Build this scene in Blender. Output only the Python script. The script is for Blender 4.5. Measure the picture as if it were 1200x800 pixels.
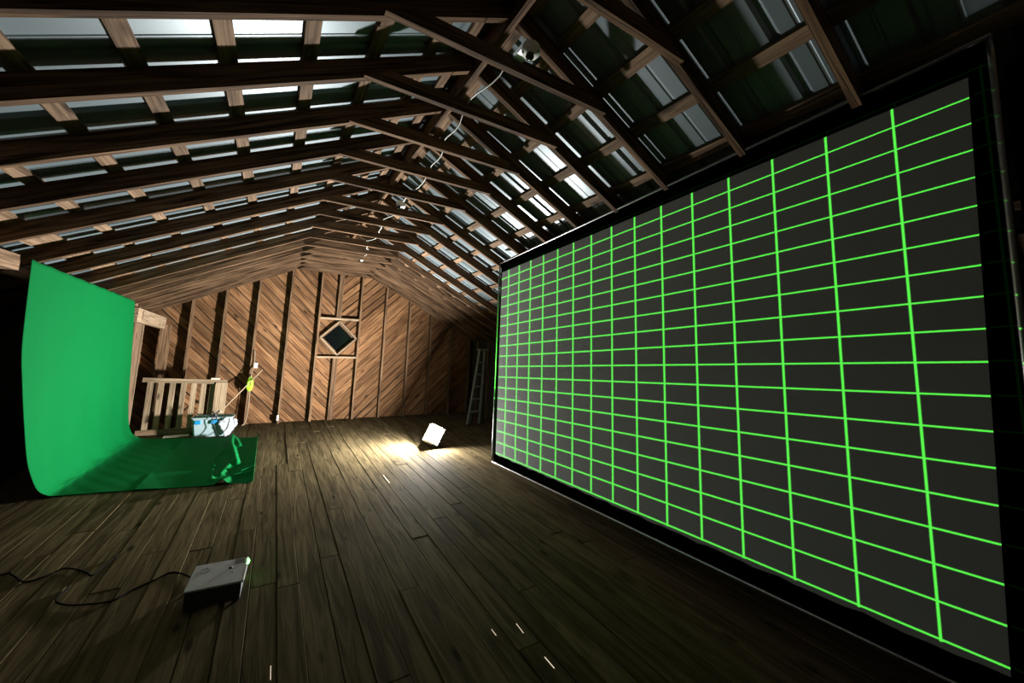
import bpy, bmesh, math, random
from mathutils import Vector, Matrix
random.seed(7)
for o in list(bpy.data.objects): bpy.data.objects.remove(o)
S = bpy.context.scene; C = S.collection
# ------------------------------------------------------------------ camera
H = 1.7
def rotm(yaw, pitch, roll):
    a, b, c = map(math.radians, (yaw, pitch, roll))
    Rz = Matrix(((math.cos(a), -math.sin(a), 0), (math.sin(a), math.cos(a), 0), (0, 0, 1)))
    Rx = Matrix(((1, 0, 0), (0, math.cos(b), -math.sin(b)), (0, math.sin(b), math.cos(b))))
    Ry = Matrix(((math.cos(c), 0, -math.sin(c)), (0, 1, 0), (math.sin(c), 0, math.cos(c))))
    return Rz @ Rx @ Ry
M = rotm(-30.96, 6.92, 2.12)
cam = bpy.data.objects.new('camera', bpy.data.cameras.new('camera')); C.objects.link(cam)
R3 = Matrix((M.col[0], M.col[2], -M.col[1])).transposed()
cam.matrix_world = Matrix.Translation((0, 0, H)) @ R3.to_4x4()
cam.data.sensor_width = 36; cam.data.lens = 453.9 / 1200 * 36
cam.data.shift_y = -45.3 / 1200; cam.data.clip_start = 0.02
S.camera = cam
# ------------------------------------------------------------------ world, exposure
W = bpy.data.worlds.new('night'); S.world = W; W.use_nodes = True
W.node_tree.nodes['Background'].inputs[0].default_value = (0.10, 0.16, 0.12, 1)
W.node_tree.nodes['Background'].inputs[1].default_value = 0.002
S.view_settings.view_transform = 'Standard'; S.view_settings.look = 'None'
S.view_settings.exposure = 0; S.view_settings.gamma = 1; S.view_settings.use_curve_mapping = False
PANEL_POWER = 5100.0      # radiance of the work light's big led panel
FRONT_POWER = 850.0      # its second panel, turned to the camera
LASER_POWER = 0.12
# ------------------------------------------------------------------ laser projector's light (grid pattern lens)
SA, SB, SC = 2.33, 0.045, 0.075     # screen plane x = SA + SB*y + SC*(2.9-z): its foot is drawn back a little
LP = Vector((0.02, 3.50, 0.13))
def laser():
    ld = bpy.data.lights.new('laser_light', 'POINT'); ld.energy = 1000; ld.shadow_soft_size = 0.0
    ld.use_nodes = True; nt = ld.node_tree; N = nt.nodes; L = nt.links
    em = N['Emission']
    def mth(op, a, b=None, c=None):
        n = N.new('ShaderNodeMath'); n.operation = op
        for i, v in enumerate((a, b, c)):
            if v is None: continue
            if isinstance(v, (int, float)): n.inputs[i].default_value = v
            else: L.new(v, n.inputs[i])
        return n.outputs[0]
    tc = N.new('ShaderNodeTexCoord'); sx = N.new('ShaderNodeSeparateXYZ'); L.new(tc.outputs['Normal'], sx.inputs[0])
    nx, ny, nz = sx.outputs
    den = mth('ADD', mth('SUBTRACT', nx, mth('MULTIPLY', ny, SB)), mth('MULTIPLY', nz, SC))
    ok = mth('GREATER_THAN', den, 0.05)
    t = mth('DIVIDE', SA + SB * LP.y + SC * (2.9 - LP.z) - LP.x, mth('MAXIMUM', den, 0.05))
    Y = mth('ADD', mth('MULTIPLY', t, ny), LP.y); Z = mth('ADD', mth('MULTIPLY', t, nz), LP.z)
    Ye = mth('DIVIDE', Y, mth('ADD', mth('MULTIPLY', mth('SUBTRACT', Z, 2.8), -0.0255), 1.0))
    u = mth('DIVIDE', mth('SUBTRACT', mth('SQRT', mth('MAXIMUM', mth('ADD', 0.262137 ** 2, mth('MULTIPLY', mth('SUBTRACT', Ye, 0.546777), 4 * 0.00061)), 0.0)), 0.262137), 2 * 0.00061)
    du = mth('MULTIPLY', mth('ABSOLUTE', mth('SUBTRACT', u, mth('ROUND', u))), 0.2612)
    y1 = mth('DIVIDE', mth('SUBTRACT', Y, 0.54), 4.0)
    A = mth('SUBTRACT', 0.549138, mth('MULTIPLY', y1, 0.254)); B = mth('SUBTRACT', 0.157052, mth('MULTIPLY', y1, 0.001351))
    Cc = mth('SUBTRACT', 0.001472, mth('MULTIPLY', y1, 0.000456))
    disc = mth('SQRT', mth('MAXIMUM', mth('SUBTRACT', mth('MULTIPLY', B, B), mth('MULTIPLY', mth('MULTIPLY', Cc, 4.0), mth('SUBTRACT', Z, A))), 0.0))
    k = mth('DIVIDE', mth('SUBTRACT', B, disc), mth('MULTIPLY', Cc, 2.0))
    dk = mth('MULTIPLY', mth('ABSOLUTE', mth('SUBTRACT', k, mth('ROUND', k))), 0.128)
    wv = mth('ADD', 0.0030, mth('MULTIPLY', Y, 0.0022)); wh = mth('ADD', 0.0028, mth('MULTIPLY', Y, 0.0010))
    def line(d, w):
        n = N.new('ShaderNodeMapRange'); n.interpolation_type = 'SMOOTHSTEP'
        L.new(d, n.inputs['Value']); L.new(mth('MULTIPLY', w, 0.55), n.inputs['From Min']); L.new(mth('MULTIPLY', w, 1.6), n.inputs['From Max'])
        n.inputs['To Min'].default_value = 1; n.inputs['To Max'].default_value = 0
        return n.outputs[0]
    m = mth('MAXIMUM', line(du, wv), line(dk, wh))
    box = mth('MULTIPLY', mth('MULTIPLY', mth('GREATER_THAN', k, -0.06), mth('LESS_THAN', k, 18.06)),
              mth('MULTIPLY', mth('GREATER_THAN', u, -1.25), mth('LESS_THAN', u, 15.3)))
    m = mth('MULTIPLY', mth('MULTIPLY', m, box), ok)
    gain = mth('DIVIDE', mth('MULTIPLY', t, t), mth('MAXIMUM', nx, 0.05))
    L.new(mth('MULTIPLY', mth('MULTIPLY', m, gain), LASER_POWER), em.inputs['Strength'])
    em.inputs['Color'].default_value = (0.10, 1.0, 0.07, 1)
    o = bpy.data.objects.new('laser_light', ld); o.location = LP; C.objects.link(o)
    return o
laser_lamp = laser()

# ------------------------------------------------------------------ materials
def nodes(name):
    m = bpy.data.materials.new(name); m.use_nodes = True
    return m, m.node_tree, m.node_tree.nodes['Principled BSDF']
def plain(name, col, rough=0.6, metal=0.0, noise=0.0, scale=8, **kw):
    m, nt, p = nodes(name)
    p.inputs['Roughness'].default_value = rough; p.inputs['Metallic'].default_value = metal
    tc = nt.nodes.new('ShaderNodeTexCoord'); n = nt.nodes.new('ShaderNodeTexNoise'); n.inputs['Scale'].default_value = scale; n.inputs['Detail'].default_value = 5
    nt.links.new(tc.outputs['Object'], n.inputs['Vector'])
    r = nt.nodes.new('ShaderNodeMix'); r.data_type = 'RGBA'
    r.inputs[6].default_value = tuple(c * (1 - noise) for c in col) + (1,); r.inputs[7].default_value = tuple(min(1, c * (1 + noise)) for c in col) + (1,)
    nt.links.new(n.outputs['Fac'], r.inputs[0]); nt.links.new(r.outputs[2], p.inputs['Base Color'])
    for k_, v in kw.items(): p.inputs[k_.replace('_', ' ')].default_value = v
    return m
def wood(name, dark, light, rough=0.75, grain=26, knots=0.7, spread=0.35, bump=0.25, spec=0.10):
    m, nt, p = nodes(name); N = nt.nodes; L = nt.links
    tc = N.new('ShaderNodeTexCoord'); oi = N.new('ShaderNodeObjectInfo')
    off = N.new('ShaderNodeVectorMath'); off.operation = 'SCALE'; off.inputs[0].default_value = (37, 91, 53); L.new(oi.outputs['Random'], off.inputs['Scale'])
    ad = N.new('ShaderNodeVectorMath'); ad.operation = 'ADD'; L.new(tc.outputs['Object'], ad.inputs[0]); L.new(off.outputs[0], ad.inputs[1])
    mp = N.new('ShaderNodeMapping'); L.new(ad.outputs[0], mp.inputs['Vector']); mp.inputs['Scale'].default_value = (1.1, grain, grain)
    g = N.new('ShaderNodeTexNoise'); g.inputs['Scale'].default_value = 1.6; g.inputs['Detail'].default_value = 7; g.inputs['Distortion'].default_value = 0.9
    L.new(mp.outputs[0], g.inputs['Vector'])
    mp2 = N.new('ShaderNodeMapping'); L.new(ad.outputs[0], mp2.inputs['Vector']); mp2.inputs['Scale'].default_value = (1.6, 4.5, 4.5)
    b = N.new('ShaderNodeTexNoise'); b.inputs['Scale'].default_value = 1.1; b.inputs['Detail'].default_value = 4; L.new(mp2.outputs[0], b.inputs['Vector'])
    rr = N.new('ShaderNodeMapRange'); L.new(g.outputs['Fac'], rr.inputs['Value']); rr.inputs['From Min'].default_value = 0.34; rr.inputs['From Max'].default_value = 0.66
    mx = N.new('ShaderNodeMath'); mx.operation = 'MULTIPLY_ADD'; L.new(b.outputs['Fac'], mx.inputs[0]); mx.inputs[1].default_value = 0.9; mx.inputs[2].default_value = -0.45
    ax = N.new('ShaderNodeMath'); ax.operation = 'ADD'; L.new(rr.outputs[0], ax.inputs[0]); L.new(mx.outputs[0], ax.inputs[1]); ax.use_clamp = True
    mix = N.new('ShaderNodeMix'); mix.data_type = 'RGBA'; L.new(ax.outputs[0], mix.inputs[0])
    mix.inputs[6].default_value = (*dark, 1); mix.inputs[7].default_value = (*light, 1)
    # knots
    mk = N.new('ShaderNodeMapping'); L.new(ad.outputs[0], mk.inputs['Vector']); mk.inputs['Scale'].default_value = (2.2, 7.0, 7.0)
    v = N.new('ShaderNodeTexVoronoi'); v.inputs['Scale'].default_value = 0.9; L.new(mk.outputs[0], v.inputs['Vector'])
    kr = N.new('ShaderNodeMapRange'); L.new(v.outputs['Distance'], kr.inputs['Value']); kr.inputs['From Min'].default_value = 0.06; kr.inputs['From Max'].default_value = 0.16
    kr.inputs['To Min'].default_value = 1 - knots; kr.inputs['To Max'].default_value = 1
    # per board brightness
    br = N.new('ShaderNodeMapRange'); L.new(oi.outputs['Random'], br.inputs['Value']); br.inputs['To Min'].default_value = 1 - spread; br.inputs['To Max'].default_value = 1 + spread * 0.6
    ml = N.new('ShaderNodeMath'); ml.operation = 'MULTIPLY'; L.new(kr.outputs[0], ml.inputs[0]); L.new(br.outputs[0], ml.inputs[1])
    sc = N.new('ShaderNodeVectorMath'); sc.operation = 'SCALE'; L.new(mix.outputs[2], sc.inputs[0]); L.new(ml.outputs[0], sc.inputs['Scale'])
    L.new(sc.outputs[0], p.inputs['Base Color']); p.inputs['Roughness'].default_value = rough; p.inputs['Specular IOR Level'].default_value = spec
    bp = N.new('ShaderNodeBump'); bp.inputs['Strength'].default_value = bump; bp.inputs['Distance'].default_value = 0.01
    L.new(rr.outputs[0], bp.inputs['Height']); L.new(bp.outputs[0], p.inputs['Normal'])
    return m
def emit(name, col, st):
    m, nt, p = nodes(name); p.inputs['Base Color'].default_value = (*col, 1)
    p.inputs['Emission Color'].default_value = (*col, 1); p.inputs['Emission Strength'].default_value = st
    return m
MW = dict(
    rafter=wood('rafter_wood', (0.026, 0.013, 0.006), (0.19, 0.112, 0.062), spread=0.25),
    lath=wood('lath_wood', (0.085, 0.052, 0.030), (0.26, 0.17, 0.105), spread=0.25),
    board=wood('board_wood', (0.105, 0.048, 0.020), (0.27, 0.142, 0.066), spread=0.40, knots=0.85, grain=11, rough=0.8),
    stud=wood('stud_wood', (0.06, 0.032, 0.017), (0.24, 0.145, 0.08), spread=0.2),
    pale=wood('pale_wood', (0.17, 0.12, 0.075), (0.38, 0.275, 0.175), spread=0.2),
    floor=wood('floor_wood', (0.050, 0.038, 0.019), (0.108, 0.081, 0.042), spec=0.008, rough=0.85, spread=0.22, grain=12, knots=0.7, bump=0.12),
)
M_metal = plain('roof_metal', (0.155, 0.195, 0.21), 0.38, 0.3, 0.08, 5)
M_black = plain('black_sheeting', (0.006, 0.006, 0.006), 0.9, 0, 0.2)
M_velvet = plain('black_border_fabric', (0.0012, 0.0012, 0.0012), 1.0, 0, 0.2)
M_velvet.node_tree.nodes['Principled BSDF'].inputs['Specular IOR Level'].default_value = 0.0
M_tube = plain('frame_tube_metal', (0.30, 0.30, 0.30), 0.28, 1.0, 0.1)
M_dark = plain('dark_ground', (0.02, 0.015, 0.01), 0.95, 0, 0.3)

# ------------------------------------------------------------------ helpers
def obj(name, bm, m, parent=None, smooth=False):
    me = bpy.data.meshes.new(name); bm.normal_update(); bm.to_mesh(me); bm.free()
    if m: me.materials.append(m)
    if smooth:
        for p in me.polygons: p.use_smooth = True
    o = bpy.data.objects.new(name, me); C.objects.link(o)
    if parent: o.parent = parent
    return o
def tag(o, label, cat, group=None):
    o['label'] = label; o['category'] = cat
    if group: o['group'] = group
    return o
def empty(name, loc=(0, 0, 0)):
    o = bpy.data.objects.new(name, None); o.location = loc; C.objects.link(o); o.empty_display_size = 0.1; return o
def thing(name, label, cat, loc=(0, 0, 0), group=None): return tag(empty(name, loc), label, cat, group)
def struct(name, loc=(0, 0, 0)):
    o = empty(name, loc); o['kind'] = 'structure'; return o
def box_bm(x0, x1, y0, y1, z0, z1, bev=0.0, bm=None, mat=None):
    bm = bm or bmesh.new(); vs = [bm.verts.new((x, y, z)) for x in (x0, x1) for y in (y0, y1) for z in (z0, z1)]
    fs = [(0, 1, 3, 2), (4, 6, 7, 5), (0, 4, 5, 1), (2, 3, 7, 6), (0, 2, 6, 4), (1, 5, 7, 3)]
    ff = [bm.faces.new([vs[i] for i in f]) for f in fs]
    if mat is not None:
        bmesh.ops.transform(bm, matrix=mat, verts=vs)
    if bev:
        es = list({e for f in ff for e in f.edges}); bmesh.ops.bevel(bm, geom=es, offset=bev, segments=1, affect='EDGES')
    return bm
def frame(d, up):
    x = Vector(d).normalized(); z = Vector(up) - x * Vector(up).dot(x); z.normalize(); y = z.cross(x)
    return Matrix((x, y, z)).transposed()
def beam(name, p0, p1, w, h, m, parent=None, up=(0, 0, 1), bev=0.0, cut=0.0):
    """a piece of timber with its own local frame (x along it); w across, h along up; cut = bevelled ends"""
    p0 = Vector(p0); p1 = Vector(p1); Ln = (p1 - p0).length
    bm = box_bm(0, Ln, -w / 2, w / 2, -h / 2, h / 2)
    if cut:
        for v in bm.verts:
            if v.co.x < 1e-6: v.co.x += cut * (v.co.z / h)
            else: v.co.x -= cut * (v.co.z / h)
    if bev: bmesh.ops.bevel(bm, geom=bm.edges[:], offset=bev, segments=1, affect='EDGES')
    o = obj(name, bm, m, parent)
    mw = Matrix.Translation(p0) @ frame(p1 - p0, up).to_4x4()
    if parent: mw = Matrix.Translation(-Vector(parent.location)) @ mw
    o.matrix_basis = mw
    return o
def tube_bm(pts, r, n=8, bm=None, closed=False, caps=True):
    bm = bm or bmesh.new(); pts = [Vector(p) for p in pts]; rings = []; prev = None
    for i, p in enumerate(pts):
        if closed: d = pts[(i + 1) % len(pts)] - pts[i - 1]
        else: d = pts[min(i + 1, len(pts) - 1)] - pts[max(i - 1, 0)]
        d.normalize()
        if prev is None: a = Vector((0, 0, 1)) if abs(d.z) < 0.9 else Vector((1, 0, 0))
        else: a = prev
        a = (a - d * a.dot(d)).normalized(); prev = a; b = d.cross(a)
        rr = r[i] if isinstance(r, (list, tuple)) else r
        rings.append([bm.verts.new(p + (a * math.cos(t) + b * math.sin(t)) * rr) for t in [2 * math.pi * k / n for k in range(n)]])
    R = range(len(rings)) if closed else range(len(rings) - 1)
    for i in R:
        A, B = rings[i], rings[(i + 1) % len(rings)]
        for k in range(n): bm.faces.new((A[k], A[(k + 1) % n], B[(k + 1) % n], B[k]))
    if caps and not closed: bm.faces.new(rings[0][::-1]); bm.faces.new(rings[-1])
    return bm
def smooth_pts(P, n=6):
    P = [Vector(p) for p in P]; out = []
    for i in range(len(P) - 1):
        a, b, c, d = P[max(i - 1, 0)], P[i], P[i + 1], P[min(i + 2, len(P) - 1)]
        for k in range(n):
            t = k / n; out.append(0.5 * ((2 * b) + (c - a) * t + (2 * a - 5 * b + 4 * c - d) * t * t + (3 * b - a - 3 * c + d) * t ** 3))
    out.append(P[-1]); return out
def lathe_bm(prof, n=20, bm=None, mat=None):
    bm = bm or bmesh.new(); rings = []; allv = []
    for r, z in prof:
        ring = [bm.verts.new((r * math.cos(2 * math.pi * k / n), r * math.sin(2 * math.pi * k / n), z)) for k in range(n)]
        rings.append(ring); allv += ring
    for A, B in zip(rings, rings[1:]):
        for k in range(n): bm.faces.new((A[k], A[(k + 1) % n], B[(k + 1) % n], B[k]))
    bm.faces.new(rings[0][::-1]); bm.faces.new(rings[-1])
    if mat is not None: bmesh.ops.transform(bm, matrix=mat, verts=allv)
    return bm

# ------------------------------------------------------------------ roof geometry
XR = 1.015                                   # ridge x
low = lambda X: 3.6425 - 0.5 * abs(X - XR)   # lower edge of the rafters
RH = 0.132                                   # rafter height measured plumb
BT = 0.026                                   # lath thickness, plumb
YEND = 9.77
EX = 3.95                                    # eave distance from ridge
RY = [-1.08, -0.52, 0.07, 0.65, 1.22, 1.80, 2.325, 2.87, 3.43, 4.04, 4.68, 5.23, 5.87, 6.48, 7.02, 7.52, 8.0, 8.42, 8.9, 9.42]
roof = struct('ceiling')
for i, y in enumerate(RY):
    for s in (-1, 1):
        x0 = XR + s * 0.02; x1 = XR + s * EX
        off = RH / 2
        jit = random.uniform(-0.006, 0.006)
        a = (x0, y + 0.02, low(x0) + off + jit); b = (x1, y + 0.02, low(x1) + off + jit)
        beam('rafter', a, b, 0.04, RH * math.cos(math.atan(0.5)), MW['rafter'], roof, cut=0)
    # collar tie nailed to the camera side of each pair
    zb = 3.275 + random.uniform(-0.006, 0.006) - (0.0 if i < 14 else random.uniform(0, 0.04))
    th = 0.09 if i < 12 else random.choice((0.09, 0.13))
    xl = XR - 0.70; xr = XR + 0.70
    beam('collar_tie', (xl + 0.06, y - 0.02, zb + th / 2), (xr - 0.06, y - 0.02, zb + th / 2), 0.038, th, MW['rafter'], roof, cut=-0.0 + th * 1.7)
# ridge board in lengths
for a, b in ((-1.1, 2.6), (2.605, 6.3), (6.305, YEND)):
    beam('ridge_board', (XR, a, 3.685), (XR, b, 3.685), 0.038, 0.19, MW['rafter'], roof)
# laths across the rafters
LX = [0.315, -0.03, -0.37, -0.71, -1.05, -1.385, 0.655, -2.1, -2.45, -2.8]
for s in (-1, 1):
    for x in LX:
        w = 0.078
        if x < -2: w = 0.09
        xc = x + 0.035
        X = xc if s < 0 else 2 * XR - xc + 0.03
        cuts = [-1.15, random.uniform(1.6, 3.2), random.uniform(5.0, 6.6), YEND]
        for a, b in zip(cuts, cuts[1:]):
            dx = random.uniform(-0.008, 0.008)
            z = low(X + dx) + RH + BT / 2
            beam('lath', (X + dx, a, z), (X + dx, b - 0.004, z), w, 0.022, MW['lath'], roof, up=(0.5 * s, 0, 1))
    X = -1.68 if s < 0 else 2 * XR + 1.68
    beam('eave_board', (X, -1.15, low(X) + RH + BT / 2), (X, YEND, low(X) + RH + BT / 2), 0.19, 0.022, MW['lath'], roof, up=(0.5 * s, 0, 1))
    X = XR + s * 0.11
    beam('lath', (X, -1.15, low(X) + RH + BT / 2), (X, YEND, low(X) + RH + BT / 2), 0.09, 0.022, MW['lath'], roof, up=(0.5 * s, 0, 1))
# ribbed metal roofing sheets, ribs run down the slope
def sheet(s, y0):
    prof = []; P = 0.23
    for k in range(4):
        y = y0 + k * P
        prof += [(y, 0), (y + 0.145, 0), (y + 0.16, 0.019), (y + 0.185, 0.019), (y + 0.2, 0)]
        prof.insert(-4, (y + 0.06, 0)); prof.insert(-4, (y + 0.066, 0.004)); prof.insert(-4, (y + 0.076, 0.004)); prof.insert(-4, (y + 0.082, 0))
    prof = sorted(set(prof)); prof.append((y0 + 4 * P + 0.002, 0.0))
    bm = bmesh.new(); rows = []
    for r in (0.0, EX):
        X = XR + s * r
        rows.append([(bm.verts.new((X, y, low(X) + RH + BT + 0.001 + h)), bm.verts.new((X, y, low(X) + RH + BT + 0.003 + h))) for y, h in prof])
    for j in (0, 1):
        for a, b, c, d in zip(rows[0], rows[0][1:], rows[1], rows[1][1:]):
            f = (a[j], b[j], d[j], c[j]); bm.faces.new(f if j == 0 else f[::-1])
    return obj('roof_panel', bm, M_metal, roof)
for s in (-1, 1):
    for k in range(12): sheet(s, -1.15 + k * 0.92)

# ------------------------------------------------------------------ floor planks
floor = struct('floor')
x = -2.62; joints = []
HX0, HX1, HY = -1.82, -0.86, 9.06            # stair opening
while x < 4.55:
    w = random.choice((0.138, 0.142, 0.150, 0.158))
    if -1.9 < x < 2.5:
        ys = [-1.1]; y = random.uniform(0.3, 2.5)
        while y < YEND - 0.8: ys.append(y); y += random.uniform(2.2, 4.6)
    else: ys = [-1.1, random.uniform(2, 6)]
    hole = x + w > HX0 and x < HX1
    ys.append(HY if hole else YEND)
    for a, b in zip(ys, ys[1:]):
        if b - a < 0.1: continue
        g = random.choice((0.0015, 0.002, 0.003, 0.006)); dz = random.uniform(-0.003, 0.002)
        o = beam('floor_plank', (x + w / 2, a + 0.002, -0.0125 + dz), (x + w / 2 + random.uniform(-.001, .001), b - 0.002, -0.0125 + dz), w - g, 0.025, MW['floor'], floor, bev=0.0025)
    x += w
sub = obj('subfloor', box_bm(-2.95, 5.0, -1.15, 9.0, -0.16, -0.045), M_dark, floor)
obj('subfloor', box_bm(-0.80, 5.0, 9.0, 9.85, -0.16, -0.045), M_dark, floor)
obj('stair_well', box_bm(-2.95, -0.80, 9.0, 9.85, -2.3, -2.2), M_dark, floor)
# glowing strips laid on the planks, standing in for light leaking from below
M_leak_glow = emit('painted_leak_glow', (1.0, 0.80, 0.62), 0.7)
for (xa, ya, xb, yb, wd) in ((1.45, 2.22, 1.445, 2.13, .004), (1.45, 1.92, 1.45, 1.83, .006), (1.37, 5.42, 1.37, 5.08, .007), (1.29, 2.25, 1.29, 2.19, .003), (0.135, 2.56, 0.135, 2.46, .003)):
    beam('floor_glow_strip', (xa, ya, 0.0008), (xb, yb, 0.0008), wd, 0.0016, M_leak_glow, floor)

# ------------------------------------------------------------------ end wall
wall = struct('wall_back')
YB = YEND
CX = 1.19; WZ = 1.82; HD = 0.375           # chevron centre line, window centre height, half diagonal of the cut
def clip(poly, a, b, c):                    # keep a*x+b*z<=c
    out = []
    for i in range(len(poly)):
        p, q = poly[i], poly[(i + 1) % len(poly)]; dp = a * p[0] + b * p[1] - c; dq = a * q[0] + b * q[1] - c
        if dp <= 1e-9: out.append(p)
        if (dp < -1e-9 and dq > 1e-9) or (dp > 1e-9 and dq < -1e-9):
            t = dp / (dp - dq); out.append((p[0] + t * (q[0] - p[0]), p[1] + t * (q[1] - p[1])))
    return out
def area(p): return abs(sum(p[i][0] * p[(i + 1) % len(p)][1] - p[(i + 1) % len(p)][0] * p[i][1] for i in range(len(p)))) / 2 if len(p) > 2 else 0
def wall_board(poly, sgn, y):
    r = 1 / math.sqrt(2); ctr = (sum(p[0] for p in poly) / len(poly), sum(p[1] for p in poly) / len(poly))
    bm = bmesh.new(); fr = []; bk = []
    rot = Matrix(((r, 0, sgn * r), (0, 1, 0), (-sgn * r, 0, r)))     # world -> local (x along the board)
    M4 = Matrix.Translation((ctr[0], y, ctr[1])) @ rot.inverted().to_4x4()
    inv = M4.inverted()
    for px, pz in poly:
        fr.append(bm.verts.new(inv @ Vector((px, y, pz)))); bk.append(bm.verts.new(inv @ Vector((px, y + 0.02, pz))))
    n = len(poly)
    bm.faces.new(fr); bm.faces.new(bk[::-1])
    for i in range(n): bm.faces.new((fr[i], bk[i], bk[(i + 1) % n], fr[(i + 1) % n]))
    bmesh.ops.recalc_face_normals(bm, faces=bm.faces[:])
    o = obj('wall_board', bm, MW['board'], wall); o.matrix_basis = M4
pitch = 0.2065
for sgn, x0, x1 in ((-1, -2.9, CX), (1, CX, 4.95)):
    # left half: boards fall towards the centre (x+z=c); right half mirrored (z-x=c)
    c = -3.2 if sgn < 0 else -5.2
    while c < 8:
        g = random.choice((0.010, 0.016, 0.024, 0.034))
        P = [(x0, -0.04), (x1, -0.04), (x1, 4.2), (x0, 4.2)]
        P = clip(P, 0.5, 1, 3.6425 + RH + 0.5 * XR); P = clip(P, -0.5, 1, 3.6425 + RH - 0.5 * XR)
        s1 = 1 if sgn < 0 else -1
        P = clip(P, s1, 1, c + pitch - g); P = clip(P, -s1, -1, -c)
        if area(P) > 0.002:
            hit = P
            for a, b in ((1, 1), (1, -1), (-1, 1), (-1, -1)): hit = clip(hit, a, b, a * CX + b * WZ + HD)
            rest = P; pieces = [P] if area(hit) < 1e-4 else []
            for a, b in ((1, 1), (1, -1), (-1, 1), (-1, -1)) if not pieces else ():
                lim = a * CX + b * WZ + HD
                out = clip(rest, -a, -b, -lim)          # outside this edge of the diamond
                if area(out) > 0.0015: pieces.append(out)
                rest = clip(rest, a, b, lim)
                if area(rest) < 1e-5: break
            yy = YB + random.uniform(-0.008, 0.008)
            for q in pieces: wall_board(q, 1 if sgn > 0 else -1, yy)
        c += pitch
bm = bmesh.new(); pv = [(-3.0, -2.3), (5.0, -2.3), (5.0, 1.6), (XR, 3.86), (-3.0, 1.6)]
for yy in (YB + 0.03, YB + 0.05):
    f = bm.faces.new([bm.verts.new((p[0], yy, p[1])) for p in pv])
hole = obj('wall_sheathing', bm, M_dark, wall)
# studs
for X in (-2.2, -1.45, -0.935, -0.39, 0.19, 0.775, 1.64, 2.22, 2.815, 3.385, 3.97, 4.5):
    top = low(X) + 0.08
    beam('stud', (X, YB - 0.07, 0.0), (X, YB - 0.07, top), 0.042, 0.14, MW['stud'], wall, up=(0, 1, 0))
beam('cripple_stud', (1.18, YB - 0.05, 0.0), (1.18, YB - 0.05, 1.365), 0.10, 0.10, MW['stud'], wall, up=(0, 1, 0))
beam('cripple_stud', (1.18, YB - 0.05, 2.28), (1.18, YB - 0.05, low(1.18)), 0.10, 0.10, MW['stud'], wall, up=(0, 1, 0))
beam('header', (0.796, YB - 0.06, 2.255), (1.619, YB - 0.06, 2.255), 0.12, 0.045, MW['pale'], wall)
beam('sill', (0.796, YB - 0.06, 1.385), (1.619, YB - 0.06, 1.385), 0.12, 0.04, MW['pale'], wall)
# diamond window
win = struct('window_1', (CX + 0.02, YB, WZ))
r2 = 0.40
pts = [(r2, 0), (0, r2), (-r2, 0), (0, -r2)]
for i in range(4):
    a, b = pts[i], pts[(i + 1) % 4]; k = 0.95
    beam('window_frame', (CX + 0.02 + a[0] * k, YB - 0.05, WZ + a[1] * k), (CX + 0.02 + b[0] * k, YB - 0.05, WZ + b[1] * k), 0.13, 0.035, MW['pale'], win, up=(a[0] + b[0], 0, a[1] + b[1]))
M_glass = plain('dark_window_glass', (0.003, 0.004, 0.004), 0.08, 0, 0.0)
bm = bmesh.new(); q = 0.375
for yy in (0.012, 0.018): bm.faces.new([bm.verts.new((a * q / r2, yy, b * q / r2)) for a, b in pts])
obj('pane', bm, M_glass, win)
for i in range(4):
    a, b = pts[i], pts[(i + 1) % 4]; k = 0.84
    beam('sash', (CX + 0.02 + a[0] * k, YB - 0.0, WZ + a[1] * k), (CX + 0.02 + b[0] * k, YB - 0.0, WZ + b[1] * k), 0.03, 0.03, MW['stud'], win, up=(a[0] + b[0], 0, a[1] + b[1]))
# wall behind the camera
wf = struct('wall_front'); obj('wall_sheathing', box_bm(-3.0, 5.0, -1.25, -1.2, -0.1, 3.9), M_dark, wf)

# ------------------------------------------------------------------ left knee wall
wl = struct('wall_left')
obj('black_sheeting', box_bm(-2.52, -2.50, -1.15, YEND, 0, 2.05), M_black, wl)
beam('top_plate', (-1.82, -1.1, 2.235), (-1.82, 4.555, 2.235), 0.09, 0.12, MW['lath'], wl)
beam('top_plate', (-1.975, 4.8, 2.235), (-1.975, 8.6, 2.195), 0.04, 0.13, MW['lath'], wl)
beam('door_header', (-1.90, 8.10, 2.03), (-1.84, 9.60, 1.955), 0.07, 0.21, MW['pale'], wl)
beam('door_header', (-1.895, 8.30, 2.04), (-1.885, 8.62, 2.02), 0.10, 0.14, MW['pale'], wl)
for y in (-0.6, 0.6, 1.8, 3.0, 4.3):
    beam('wall_stud', (-1.82, y, 0.0), (-1.82, y, 2.175), 0.09, 0.04, MW['stud'], wl, up=(0, 1, 0))
beam('door_post', (-2.03, 8.72, 0.0), (-2.03, 8.72, 2.14), 0.10, 0.40, MW['lath'], wl, up=(0, 1, 0))
beam('door_post', (-1.975, 8.945, 0.0), (-1.975, 8.945, 1.93), 0.03, 0.03, MW['pale'], wl, up=(0, 1, 0))
beam('door_post', (-1.79, 9.60, 0.0), (-1.79, 9.60, 1.93), 0.15, 0.04, MW['stud'], wl, up=(0, 1, 0))
wr = struct('wall_right')
obj('wall_sheathing', box_bm(4.62, 4.66, -1.15, YEND, 0, 2.0), M_dark, wr)
for k in range(18):
    beam('wall_stud', (4.59, -0.9 + k * 0.6, 0.0), (4.59, -0.9 + k * 0.6, 1.9), 0.06, 0.04, MW['stud'], wr, up=(0, 1, 0))

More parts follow.
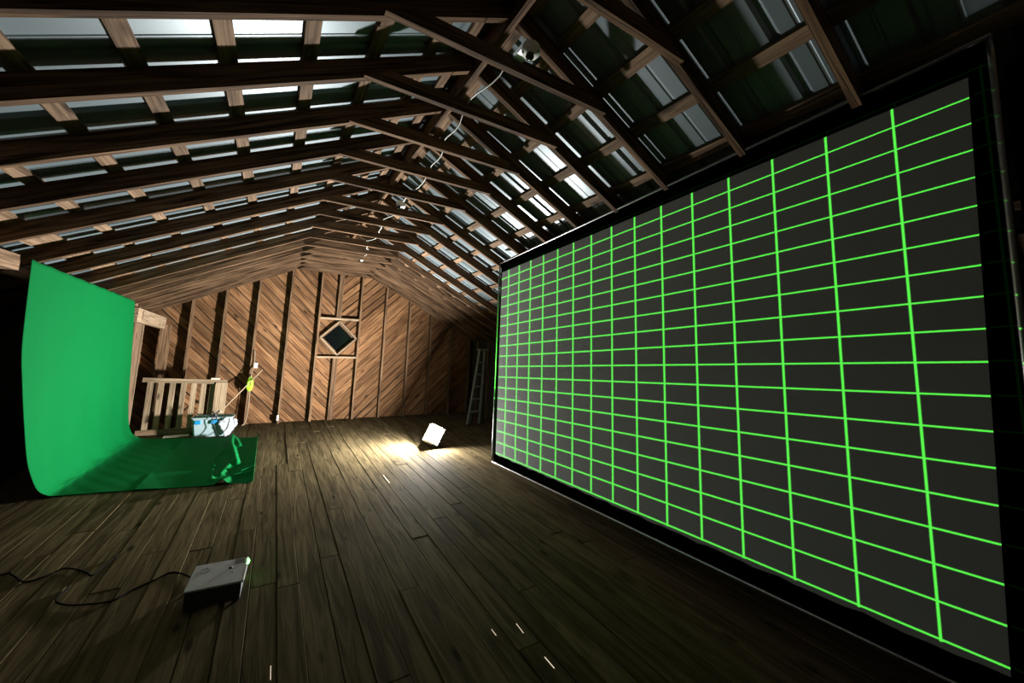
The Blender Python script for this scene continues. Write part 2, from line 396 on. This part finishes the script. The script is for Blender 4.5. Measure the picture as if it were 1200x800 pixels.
# ------------------------------------------------------------------ stair railing
rail = thing('stair_railing', 'pale wooden balustrade with square balusters guarding the stairwell left of the tote', 'railing', (-1.9, 9.0, 0))
RYY = 9.08
beam('handrail', (-1.90, RYY, 0.955), (-0.72, RYY, 0.905), 0.05, 0.075, MW['pale'], rail)
beam('bottom_rail', (-1.90, RYY, 0.06), (-0.72, RYY, 0.06), 0.04, 0.09, MW['lath'], rail)
for x in (-1.80, -1.655, -1.50, -1.345, -1.20, -1.06, -0.93):
    z = 0.955 - (x + 1.9) / 1.18 * 0.05
    beam('baluster', (x, RYY + .03, 0.10), (x, RYY + .03, z - 0.02), 0.075, 0.025, MW['pale'], rail, up=(0, 1, 0))
beam('newel_board', (-0.835, RYY - .035, 0.0), (-0.835, RYY - .035, 0.90), 0.085, 0.03, MW['pale'], rail, up=(0, 1, 0))
beam('newel_board', (-0.745, RYY - .03, 0.0), (-0.745, RYY - .03, 0.90), 0.085, 0.03, MW['pale'], rail, up=(0, 1, 0))

# ------------------------------------------------------------------ green backdrop cloth
M_green = plain('green_cloth', (0.0, 0.102, 0.023), 0.85, 0, 0.06, 3)
M_green.node_tree.nodes['Principled BSDF'].inputs['Specular IOR Level'].default_value = 0.06
Lc = [(-1.72, 4.56, 2.275), (-1.78, 4.81, 1.61), (-1.81, 5.01, 1.26), (-1.86, 5.31, 0.86), (-1.90, 5.58, 0.51), (-1.92, 5.78, 0.30), (-1.915, 5.95, 0.12), (-1.87, 6.06, 0.03), (-1.78, 6.08, 0.008), (-1.50, 6.04, 0.006), (-1.20, 5.98, 0.006), (-0.90, 5.91, 0.006), (-0.58, 5.84, 0.006), (-0.30, 5.78, 0.010), (-0.08, 5.70, 0.012)]
Rc = [(-1.84, 7.74, 2.215), (-1.87, 8.08, 1.55), (-1.90, 8.32, 1.15), (-1.925, 8.52, 0.82), (-1.94, 8.68, 0.55), (-1.94, 8.80, 0.32), (-1.91, 8.86, 0.15), (-1.84, 8.88, 0.05), (-1.72, 8.84, 0.010), (-1.45, 8.76, 0.006), (-1.18, 8.67, 0.006), (-0.90, 8.57, 0.006), (-0.60, 8.47, 0.006), (-0.35, 8.39, 0.008), (-0.12, 8.31, 0.012)]
CREASE = [([(-0.50, 8.46), (-0.47, 7.85), (-0.39, 7.26), (-0.31, 6.62)], 0.060, 0.044), ([(-0.46, 8.37), (-0.35, 7.69)], 0.036, 0.032),
          ([(-0.57, 8.05), (-0.53, 7.48), (-0.60, 6.99), (-0.55, 6.59)], 0.033, 0.022), ([(-0.55, 6.45), (-0.51, 5.98)], 0.030, 0.022),
          ([(-0.40, 5.80), (-0.30, 5.98), (-0.20, 6.06), (-0.06, 5.98)], 0.051, 0.044), ([(-0.24, 6.22), (-0.07, 6.42)], 0.030, 0.022),
          ([(-0.37, 6.76), (-0.44, 6.16)], 0.036, 0.032)]
def cloth():
    A = smooth_pts(Lc, 14); B = smooth_pts(Rc, 14); nv = 150; bm = bmesh.new(); G = []
    n = len(A)
    for i in range(n):
        row = []; t = i / (n - 1)
        for j in range(nv + 1):
            s = j / nv; p = A[i].lerp(B[i], s)
            # soft vertical drape folds on the wall part, loose creases near the free end on the floor
            if t < 0.5:
                f = min(1, t * 5) * 0.010
                p.x += f * (math.sin(s * 23 + 1.5 * t) + 0.6 * math.sin(s * 41 + 4))
                if 0 < j < nv and t < 0.02: p.z -= 0.006 * abs(math.sin(s * 28))
            if p.x > -1.2:
                h = 0.0
                for seg, hh, ww in CREASE:
                    for (ax, ay), (bx_, by) in zip(seg, seg[1:]):
                        dx, dy = bx_ - ax, by - ay; q = max(0, min(1, ((p.x - ax) * dx + (p.y - ay) * dy) / (dx * dx + dy * dy)))
                        d = math.hypot(p.x - ax - q * dx, p.y - ay - q * dy); h = max(h, hh * math.exp(-(d / ww) ** 2))
                h += 0.030 * max(0, (t - 0.975) / 0.025) + 0.006 * max(0, math.sin(p.x * 9 + p.y * 3))
                p.z += h
            if t > 0.5 and 0 < t < 0.72: p.z += 0.0015 * math.sin(s * 30 + t * 50) ** 2
            row.append(bm.verts.new(p))
        G.append(row)
    for i in range(n - 1):
        for j in range(nv): bm.faces.new((G[i][j], G[i + 1][j], G[i + 1][j + 1], G[i][j + 1]))
    o = obj('backdrop_cloth', bm, M_green, smooth=True)
    md = o.modifiers.new('thickness', 'SOLIDIFY'); md.thickness = 0.003; md.offset = 1
    return tag(o, 'bright green screen cloth hung from the left wall and sweeping over the floor', 'backdrop')
cloth()

# ------------------------------------------------------------------ projection screen
scr = thing('projection_screen', 'huge grey screen with black border hung on the right, covered by a green laser grid', 'screen', (SA, 2.4, 0))
sx = lambda y, z: SA + SB * y + SC * (2.9 - z)
zb = lambda y: 0.1573 + (4.5 - y) * 0.0604
zt = lambda y: 2.8778 + (4.5 - y) * 0.0331
def scr_quad_bm(y0a, y0b, y1a, y1b, z0, z1, off, ny=40, wob=0.0):
    """sheet on the screen plane: near end y (bottom, top), far end y (bottom, top)"""
    bm = bmesh.new(); rows = []
    for i in range(ny + 1):
        t = i / ny; lo = []
        ya = y0a + (y1a - y0a) * t; yb = y0b + (y1b - y0b) * t
        za = z0(ya) + wob * (math.sin(ya * 17) + math.sin(ya * 31 + 1)) * 0.5; zz = z1(yb)
        lo = [bm.verts.new((sx(ya, za) - off - SA, ya - 2.4, za)), bm.verts.new((sx(yb, zz) - off - SA, yb - 2.4, zz)),
              bm.verts.new((sx(ya, za) - off - SA + 0.004, ya - 2.4, za)), bm.verts.new((sx(yb, zz) - off - SA + 0.004, yb - 2.4, zz))]
        rows.append(lo)
    for a, b in zip(rows, rows[1:]):
        bm.faces.new((a[0], b[0], b[1], a[1])); bm.faces.new((a[2], a[3], b[3], b[2]))
        bm.faces.new((a[0], a[2], b[2], b[0])); bm.faces.new((a[1], b[1], b[3], a[3]))
    for r, rv in ((rows[0], False), (rows[-1], True)):
        f = (r[0], r[1], r[3], r[2]); bm.faces.new(f if not rv else f[::-1])
    return bm
M_fab = plain('grey_screen_fabric', (0.27, 0.275, 0.27), 0.95, 0, 0.03, 3)
M_fab.node_tree.nodes['Principled BSDF'].inputs['Specular IOR Level'].default_value = 0.0
fab = obj('screen_fabric', scr_quad_bm(0.394, 0.309, 4.872, 4.536, lambda y: 0.2789 + (4.5 - y) * 0.0593, lambda y: 2.7438 + (4.5 - y) * 0.0344, 0.0, 60, 0.008), M_fab, scr)
def border(a, b, c, d, z0, z1): return obj('black_border', scr_quad_bm(a, b, c, d, z0, z1, -0.006, 20), M_velvet, scr)
obj('black_border', scr_quad_bm(0.285, 0.248, 4.972, 4.568, lambda y: zb(y) + 0.005, lambda y: zt(y) - 0.005, -0.008, 20), M_velvet, scr)
def tube(y0, z0, y1, z1, n=30):
    P = []
    for i in range(n + 1):
        y = y0 + (y1 - y0) * i / n; z = z0 + (z1 - z0) * i / n
        P.append((sx(y, z) - SA - 0.004, y - 2.4, z))
    return obj('frame_tube', tube_bm(P, 0.012, 10), M_tube, scr, True)
tube(0.270, zb(0.27), 4.983, zb(4.983)); tube(0.235, zt(0.235), 4.579, zt(4.579))
tube(4.983, zb(4.983), 4.579, zt(4.579)); tube(0.275, zb(0.275), 0.240, zt(0.24))
M_strap = plain('black_strap', (0.02, 0.02, 0.02), 0.7)
for y in RY[3:10]:
    yy = y + 0.02
    if yy > 4.56 or yy < 0.3: continue
    zc = zt(yy); zr = low(sx(yy, 2.9)) + 0.02
    obj('hanging_strap', tube_bm([(sx(yy, zc) - SA, yy - 2.4, zc - 0.012), (sx(yy, zc) - SA, yy - 2.4, max(zr, zc + 0.03))], 0.006, 6), M_strap, scr)

# black drape added beside the screen to darken the view's right edge
bm = bmesh.new(); rows = []
for i in range(61):
    y = 0.225 - 1.30 * i / 60; x = 2.42 + 0.018 * math.sin(i * 1.3)
    rows.append([bm.verts.new((x + dx, y, z)) for dx in (0, 0.004) for z in (0.01, 2.92)])
for a, b in zip(rows, rows[1:]):
    bm.faces.new((a[0], b[0], b[1], a[1])); bm.faces.new((a[2], a[3], b[3], b[2])); bm.faces.new((a[0], a[2], b[2], b[0])); bm.faces.new((a[1], b[1], b[3], a[3]))
tag(obj('added_dark_drape', bm, M_velvet), 'added black drape darkening the right edge of the view beside the laser lit screen', 'drape')
# ------------------------------------------------------------------ laser projector on the floor
M_case = plain('grey_case_paint', (0.30, 0.31, 0.31), 0.45, 0.0, 0.1, 20)
M_caseside = plain('dark_case_side', (0.03, 0.03, 0.03), 0.6)
lp = thing('laser_projector', 'grey box shaped laser projector with a glowing green lens, on the near floor', 'projector', (-0.185, 3.42, 0))
lp.rotation_euler = (0, 0, math.radians(-3))
obj('body', box_bm(-0.15, 0.145, -0.165, 0.15, 0.012, 0.115, 0.004), M_caseside, lp)
obj('top_panel', box_bm(-0.155, 0.150, -0.17, 0.155, 0.1155, 0.13, 0.003), M_case, lp)
obj('recess', box_bm(0.075, 0.135, 0.08, 0.145, 0.13, 0.1315), M_caseside, lp)
obj('rim', tube_bm([(-0.085 + .03 * math.cos(t / 14 * 6.283), 0.06 + .03 * math.sin(t / 14 * 6.283), 0.1305) for t in range(14)], 0.0012, 5, closed=True), M_caseside, lp)
obj('knob', lathe_bm([(0.012, 0.13), (0.011, 0.138), (0.004, 0.140)], 12, mat=Matrix.Translation((0.06, 0.03, 0))), M_caseside, lp, True)
obj('screw', lathe_bm([(0.006, 0.13), (0.005, 0.133), (0.002, 0.134)], 10, mat=Matrix.Translation((-0.07, 0.07, 0))), plain('bright_screw', (0.8, 0.8, 0.8), 0.2, 1), lp, True)
obj('screw', lathe_bm([(0.007, 0.13), (0.006, 0.132), (0.002, 0.133)], 10, mat=Matrix.Translation((0.08, -0.03, 0))), M_caseside, lp, True)
for dx in (-0.13, 0.125):
    for dy in (-0.14, 0.13): obj('foot', lathe_bm([(0.014, 0), (0.014, 0.012)], 10, mat=Matrix.Translation((dx, dy, 0))), M_caseside, lp)
obj('side_trim', box_bm(0.1505, 0.158, -0.165, 0.05, 0.118, 0.131), plain('white_edge', (0.85, 0.85, 0.85), 0.3), lp)
o = obj('lens', lathe_bm([(0.016, 0), (0.018, 0.004), (0.014, 0.010), (0.004, 0.013)], 14, mat=Matrix.Translation((0.151, 0.11, 0.118)) @ Matrix.Rotation(math.pi / 2, 4, 'Y')), emit('green_laser_lens', (0.05, 1.0, 0.06), 30.0), lp, True)
laser_lamp.parent = lp; laser_lamp.matrix_parent_inverse = Matrix.Identity(4); laser_lamp.location = Matrix.Rotation(math.radians(3), 3, 'Z') @ (Vector(LP) - Vector(lp.location)); laser_lamp.rotation_euler = (0, 0, math.radians(3))

# ------------------------------------------------------------------ work light
n1 = Vector((-0.86, 0.12, 0.48)).normalized(); n2 = Vector((0.20, -0.95, 0.05)); n2 = (n2 - n1 * n2.dot(n1)).normalized(); n3 = n1.cross(n2)
Rw = Matrix((n1, n2, n3)).transposed()
a1, a2, a3 = 0.115, 0.115, 0.15
zlow = min((Rw @ Vector((i * a1, j * a2, k * a3))).z for i in (-1, 1) for j in (-1, 1) for k in (-1, 1))
wlp = Vector((2.46, 6.55, -zlow + 0.001))
wk = thing('work_light', 'glaring white led flood light tipped on its corner on the far floor', 'lamp', wlp)
wk.rotation_euler = Rw.to_euler()
M_house = plain('white_lamp_housing', (0.75, 0.76, 0.76), 0.4)
hb = bmesh.new(); box_bm(-a1, a1 - 0.012, -a2, a2 - 0.012, -a3 + 0.012, a3 - 0.012, 0.004, hb)
obj('housing', hb, M_house, wk)
for k in (-1, 1): obj('end_cap', box_bm(-a1, a1, -a2, a2, k * (a3 - 0.006) - 0.006, k * (a3 - 0.006) + 0.006, 0.002), M_house, wk)
def quad(P):
    bm = bmesh.new(); bm.faces.new([bm.verts.new(p) for p in P]); return bm
ya, yb_, zc = -a2 + 0.018, a2 - 0.022, a3 - 0.024
obj('led_panel', quad([(a1 - 0.008, ya, -zc), (a1 - 0.008, yb_, -zc), (a1 - 0.008, yb_, zc), (a1 - 0.008, ya, zc)]), emit('led_light', (1.0, 0.985, 0.96), PANEL_POWER), wk)
obj('led_panel', quad([(-a1 + 0.018, a2 - 0.008, -zc), (-a1 + 0.018, a2 - 0.008, zc), (a1 - 0.022, a2 - 0.008, zc), (a1 - 0.022, a2 - 0.008, -zc)]), emit('led_light_front', (1.0, 0.985, 0.96), FRONT_POWER), wk)
P = [(-a1, -a2 * 0.3, -a3 - 0.012), (-a1 - 0.05, -a2 * 0.3, -a3 - 0.012), (-a1 - 0.05, -a2 * 0.3, a3 + 0.012), (-a1, -a2 * 0.3, a3 + 0.012)]
obj('handle', tube_bm(smooth_pts(P, 4), 0.007, 8), M_caseside, wk, True)

# ------------------------------------------------------------------ storage tote and what lies in it
M_tote = plain('clear_tote_plastic', (0.40, 0.52, 0.54), 0.3, 0, 0.1, 10, Transmission_Weight=0.35, Alpha=1.0)
M_blue = plain('blue_latch_plastic', (0.01, 0.20, 0.42), 0.35)
M_bag = plain('white_plastic_bag', (0.50, 0.50, 0.56), 0.5, 0, 0.05)
tote = thing('storage_tote', 'clear plastic storage tote with blue latches behind the green cloth', 'container', (-0.83, 8.84, 0))
def tote_bm():
    bm = bmesh.new(); lay = []
    for (w, d, z) in ((0.25, 0.13, 0.0), (0.29, 0.16, 0.30), (0.305, 0.175, 0.31), (0.305, 0.175, 0.33), (0.28, 0.15, 0.33), (0.24, 0.12, 0.012)):
        c = 0.03; P = [(w - c, -d), (w, -d + c), (w, d - c), (w - c, d), (-w + c, d), (-w, d - c), (-w, -d + c), (-w + c, -d)]
        lay.append([bm.verts.new((x, y, z)) for x, y in P])
    for A, B in zip(lay, lay[1:]):
        for k in range(8): bm.faces.new((A[k], A[(k + 1) % 8], B[(k + 1) % 8], B[k]))
    bm.faces.new(lay[0][::-1]); bm.faces.new(lay[-1]); return bm
obj('tub', tote_bm(), M_tote, tote)
for x in (-0.20, 0.03):
    obj('latch', box_bm(x - 0.045, x + 0.045, -0.192, -0.162, 0.225, 0.29, 0.008), M_blue, tote)
# white bag hanging out over the tote's front right corner
bm = bmesh.new(); bmesh.ops.create_icosphere(bm, subdivisions=4, radius=1)
for v in bm.verts:
    n = v.co.normalized(); rr = 1 + 0.09 * math.sin(7 * n.x + 3 * n.z) + 0.07 * math.sin(11 * n.z + 5 * n.y) + 0.04 * math.sin(23 * n.x + 17 * n.y)
    z = n.z
    v.co = Vector((n.x * 0.155 * rr * (0.75 + 0.35 * z), n.y * 0.03 * rr, n.z * 0.15 * rr))
bag = obj('plastic_bag', bm, M_bag, None, True); bag.location = (-0.60, 8.628, 0.17)
tag(bag, 'white plastic bag bulging over the front right side of the storage tote', 'bag')
bm = box_bm(-0.13, 0.13, -0.05, 0.05, 0, 0.12, 0.006)
bx = obj('carton', bm, plain('pale_carton', (0.55, 0.68, 0.58), 0.6)); bx.location = (-0.86, 8.82, 0.013)
tag(bx, 'pale green carton lying inside the clear storage tote', 'box')
pp = obj('cardboard_sheet', box_bm(-0.17, 0.17, -0.08, 0.09, 0, 0.006, 0.001), plain('pale_card', (0.62, 0.55, 0.48), 0.7)); pp.location = (-1.33, 8.93, 0.003); pp.rotation_euler = (0, 0, 0.08)
tag(pp, 'flat pale cardboard sheet on the floor left of the storage tote', 'cardboard')
wp = obj('paper_scrap', box_bm(-0.03, 0.03, -0.02, 0.02, 0, 0.20, 0.004), plain('paper_white', (0.75, 0.68, 0.6), 0.7)); wp.location = (-1.36, 9.16, 0.02); wp.rotation_euler = (0.1, 0.12, 0.3)
wp.location.z = 0.0
tag(wp, 'small white paper scrap standing behind the railing balusters', 'paper')
cl = thing('spring_clamp', 'black spring clamp gripping the rim of the storage tote', 'clamp', (-0.80, 8.672, 0.338))
M_bp = plain('black_plastic', (0.012, 0.012, 0.014), 0.4)
for s in (-1, 1):
    obj('jaw', tube_bm(smooth_pts([(0.02 * s, 0, -0.05), (0.03 * s, 0, 0.0), (0.012 * s, 0, 0.05), (0.055 * s, 0, 0.11)], 5), [0.012] * 16, 8), M_bp, cl, True)
obj('pivot', lathe_bm([(0.022, -0.02), (0.024, 0), (0.022, 0.02)], 12, mat=Matrix.Translation((0, 0, 0.04)) @ Matrix.Rotation(math.pi / 2, 4, 'X')), M_bp, cl, True)
obj('tip', lathe_bm([(0.006, -0.012), (0.014, 0), (0.006, 0.012)], 10, mat=Matrix.Translation((0.075, -0.01, 0.09))), plain('pale_tip', (0.7, 0.6, 0.5), 0.5), cl, True)
P = smooth_pts([(-0.80, 8.60, 0.34), (-0.81, 8.60, 0.27), (-0.765, 8.60, 0.15), (-0.725, 8.53, 0.02), (-0.66, 8.50, 0.012), (-0.57, 8.50, 0.03), (-0.50, 8.52, 0.12), (-0.49, 8.53, 0.22), (-0.53, 8.58, 0.33)], 6)
obj('cord', tube_bm([p - Vector((-0.83, 8.84, 0)) for p in P], 0.006, 6), M_bp, tote, True)

# ------------------------------------------------------------------ step ladder
M_alu = plain('ladder_aluminium', (0.20, 0.24, 0.23), 0.5, 0.1, 0.1)
M_aludark = plain('dark_ladder_side', (0.03, 0.04, 0.04), 0.6)
lad = thing('step_ladder', 'narrow folded aluminium step ladder standing in the dark right corner', 'ladder', (3.9, 8.05, 0))
def Lp(p): return Vector(p) - Vector((3.9, 8.05, 0))
l0, l1 = Vector((3.765, 8.0, 0.03)), Vector((4.02, 8.06, 1.66)); r0, r1 = Vector((4.06, 8.02, 0.03)), Vector((4.15, 8.06, 1.66))
for a, b in ((l0, l1), (r0, r1)):
    beam('front_rail', a, b, 0.03, 0.06, M_alu, lad, up=(0, 1, 0))
    q0 = a + Vector((0.17, 0.16, -0.005)); q1 = b + Vector((0.05, 0.06, -0.02))
    beam('rear_rail', q0, q1, 0.025, 0.03, M_aludark, lad, up=(0, 1, 0))
    for q in (a, q0): obj('rubber_foot', box_bm(q.x - 3.9 - .02, q.x - 3.9 + .02, q.y - 8.05 - .035, q.y - 8.05 + .035, 0, 0.04, 0.004), M_bp, lad)
for i in range(1, 6):
    t = i / 6.0
    beam('step', l0.lerp(l1, t) + Vector((.012, 0, 0)), r0.lerp(r1, t) - Vector((.012, 0, 0)), 0.075, 0.03, M_alu, lad)
beam('top_cap', (4.0, 8.09, 1.675), (4.24, 8.09, 1.675), 0.14, 0.04, M_alu, lad)
for t in (0.22, 0.6):
    beam('rear_brace', l0.lerp(l1, t) + Vector((0.13, 0.13, 0)), r0.lerp(r1, t) + Vector((0.13, 0.13, 0)), 0.02, 0.02, M_aludark, lad)

# ------------------------------------------------------------------ cord hank, switch box, stick
M_porcw = plain('outlet_white', (0.6, 0.6, 0.58), 0.4)
M_lime = plain('lime_cord', (0.42, 0.85, 0.03), 0.6)
hk = thing('cord_hank', 'lime green cord hank hanging on the stud left of the diamond window', 'cord', (-0.375, 9.56, 0.82))
for i in range(7):
    w = 0.05 - 0.006 * i; yy = -0.01 - 0.006 * (i % 3)
    P = [(w * math.cos(t / 20 * 6.283) + 0.003 * math.sin(i * 2), yy + 0.01 * math.sin(t + i), (0.14 - 0.010 * i) * math.sin(t / 20 * 6.283)) for t in range(20)]
    obj('cord_loop', tube_bm(P, 0.009, 6, closed=True), M_lime, hk, True)
obj('hook', tube_bm(smooth_pts([(0, 0.07, 0.16), (0, 0.0, 0.15), (0, -0.03, 0.12), (0, -0.03, 0.15)], 4), 0.004, 6), M_alu, hk, True)
sw = obj('switch_box', box_bm(-0.035, 0.035, -0.05, 0, -0.055, 0.055, 0.006), plain('white_switch', (0.6, 0.62, 0.56), 0.4)); sw.location = (-0.315, 9.628, 1.19)
tag(sw, 'small white electrical box on the stud above the lime cord hank', 'electrical box')
P = smooth_pts([(-0.36, 9.60, 1.50), (-0.34, 9.59, 1.25), (-0.36, 9.57, 1.08), (-0.37, 9.55, 0.95), (-0.36, 9.55, 0.60), (-0.36, 9.55, 0.30), (-0.38, 9.52, 0.08), (-0.43, 9.48, 0.02)], 6)
tag(obj('wall_cable', tube_bm(P, 0.009, 6), plain('pale_cable', (0.26, 0.19, 0.12), 0.7), None, True), 'pale cable running down the stud beside the lime cord hank to the floor', 'cable')
st = beam('wooden_stick', (-1.02, 9.14, 0.02), (-0.19, 9.575, 1.105), 0.018, 0.018, MW['pale'])
tag(st, 'thin wooden stick leaning diagonally from the railing to the back wall', 'stick')
ot = obj('electrical_outlet', box_bm(-0.018, 0.018, -0.03, 0, 0, 0.11, 0.004), M_porcw); ot.location = (0.17, 9.628, 0.06)
tag(ot, 'small white electrical outlet low on the stud right of the lime cord hank', 'outlet')
cp = obj('spring_clip', box_bm(-0.07, 0.07, -0.02, 0.02, 0, 0.028, 0.008), plain('pale_clip', (0.75, 0.66, 0.5), 0.5)); cp.location = (-0.90, RYY, 0.953)
tag(cp, 'small pale clip lying on the railing top near its right end', 'clip')

# ------------------------------------------------------------------ lamp holders along the ridge
M_porc = plain('white_porcelain', (0.85, 0.86, 0.82), 0.3)
M_galv = plain('galvanised_box', (0.55, 0.57, 0.57), 0.35, 0.8, 0.1)
M_bulb = plain('unlit_bulb', (0.02, 0.025, 0.02), 0.08)
def holder(loc, aim, label, rad=0.065):
    t = thing('lamp_holder', label, 'lamp holder', loc, 'lamp holders along the ridge')
    t.rotation_euler = Vector(aim).to_track_quat('Z', 'Y').to_euler()
    obj('base', lathe_bm([(rad * 0.9, 0), (rad, 0.008), (rad * 0.93, 0.02), (rad * 0.5, 0.03), (rad * 0.38, 0.045)], 24), M_porc, t, True)
    obj('bulb', lathe_bm([(0.012, 0.04), (0.013, 0.048), (0.021, 0.066), (0.023, 0.08), (0.016, 0.096), (0.004, 0.102)], 16), M_bulb, t, True)
    for a in (0, math.pi):
        obj('screw', box_bm(math.cos(a) * rad * 0.72 - 0.008, math.cos(a) * rad * 0.72 + 0.008, -0.003, 0.003, 0.02, 0.026), M_bp, t)
    obj('junction_box', lathe_bm([(rad * 0.6, -0.028), (rad * 0.7, -0.024), (rad * 0.7, -0.001)], 16), M_galv, t, True)
    return t
h1 = holder((1.02, 1.60, 3.30), (-0.30, -0.34, -0.89), 'white porcelain lamp holder with dark bulb, the nearest one on the first collar tie', 0.052)
arm = obj('mounting_bracket', box_bm(0.99, 1.05, 1.60, 1.742, 3.325, 3.355), M_galv); arm.parent = h1; arm.matrix_parent_inverse = (Matrix.Translation(h1.location) @ h1.rotation_euler.to_matrix().to_4x4()).inverted()
holder((1.14, 4.60, 3.40), (-0.5, -0.5, -0.7), 'white porcelain lamp holder with bulb, the middle one below the ridge', 0.06)
holder((1.27, 7.95, 3.37), (-0.4, -0.6, -0.7), 'white porcelain lamp holder with bulb, the farthest one near the back wall', 0.06)
M_wire = plain('white_cable', (0.75, 0.75, 0.70), 0.5)
def sag(y0, y1, x0, x1, z0, z1, d):
    P = []
    for k in range(9):
        t = k / 8; P.append((x0 + (x1 - x0) * t + 0.02 * math.sin(t * 7), y0 + (y1 - y0) * t, z0 + (z1 - z0) * t - d * 4 * t * (1 - t)))
    return P
P1 = sag(1.78, 2.34, 0.99, 0.96, 3.38, 3.37, 0.05) + sag(2.36, 2.90, 0.96, 1.02, 3.37, 3.38, 0.07)[1:] + sag(2.92, 3.45, 1.03, 1.10, 3.38, 3.38, 0.05)[1:] + sag(3.47, 4.56, 1.1, 1.14, 3.38, 3.42, 0.04)[1:]
tag(obj('ceiling_cable', tube_bm(P1, 0.0045, 6), M_wire, None, True), 'white cable sagging over the collar ties between the nearest two lamp holders', 'cable')
P2 = sag(4.64, 5.25, 1.16, 1.05, 3.40, 3.37, 0.05) + sag(5.27, 5.9, 1.05, 1.18, 3.37, 3.38, 0.06)[1:] + sag(5.9, 6.5, 1.18, 1.08, 3.38, 3.38, 0.06)[1:] + sag(6.5, 7.05, 1.08, 1.25, 3.38, 3.38, 0.06)[1:] + sag(7.05, 7.9, 1.25, 1.27, 3.38, 3.38, 0.05)[1:]
tag(obj('ceiling_cable', tube_bm(P2, 0.0045, 6), M_wire, None, True), 'white cable sagging over the collar ties towards the farthest lamp holder', 'cable')

# ------------------------------------------------------------------ cables on the floor
M_cb = plain('black_cable', (0.003, 0.003, 0.003), 0.9); M_cb.node_tree.nodes['Principled BSDF'].inputs['Specular IOR Level'].default_value = 0.05
P = [(-1.9, 4.1), (-1.5, 4.32), (-1.44, 4.3), (-1.32, 4.14), (-1.24, 4.16), (-1.16, 4.24), (-1.02, 4.12), (-0.96, 4.04), (-0.93, 4.18), (-0.90, 4.30)]
tag(obj('power_cable', tube_bm([(p.x, p.y, 0.007) for p in smooth_pts([(a, b, 0) for a, b in P], 6)], 0.0055, 6), M_cb, None, True), 'thin black cable wriggling over the floor at the far left', 'cable')
P = [(-0.335, 3.66), (-0.42, 3.78), (-0.5, 3.84), (-0.58, 3.77), (-0.67, 3.70), (-0.75, 3.61), (-0.88, 3.64), (-0.98, 3.69), (-1.05, 3.78), (-1.04, 3.92)]
tag(obj('power_cable', tube_bm([(-0.27, 3.60, 0.03), (-0.30, 3.64, 0.008)] + [(p.x, p.y, 0.007) for p in smooth_pts([(a, b, 0) for a, b in P], 6)], 0.0055, 6), M_cb, None, True), 'thin black power cable trailing from behind the laser projector', 'cable')
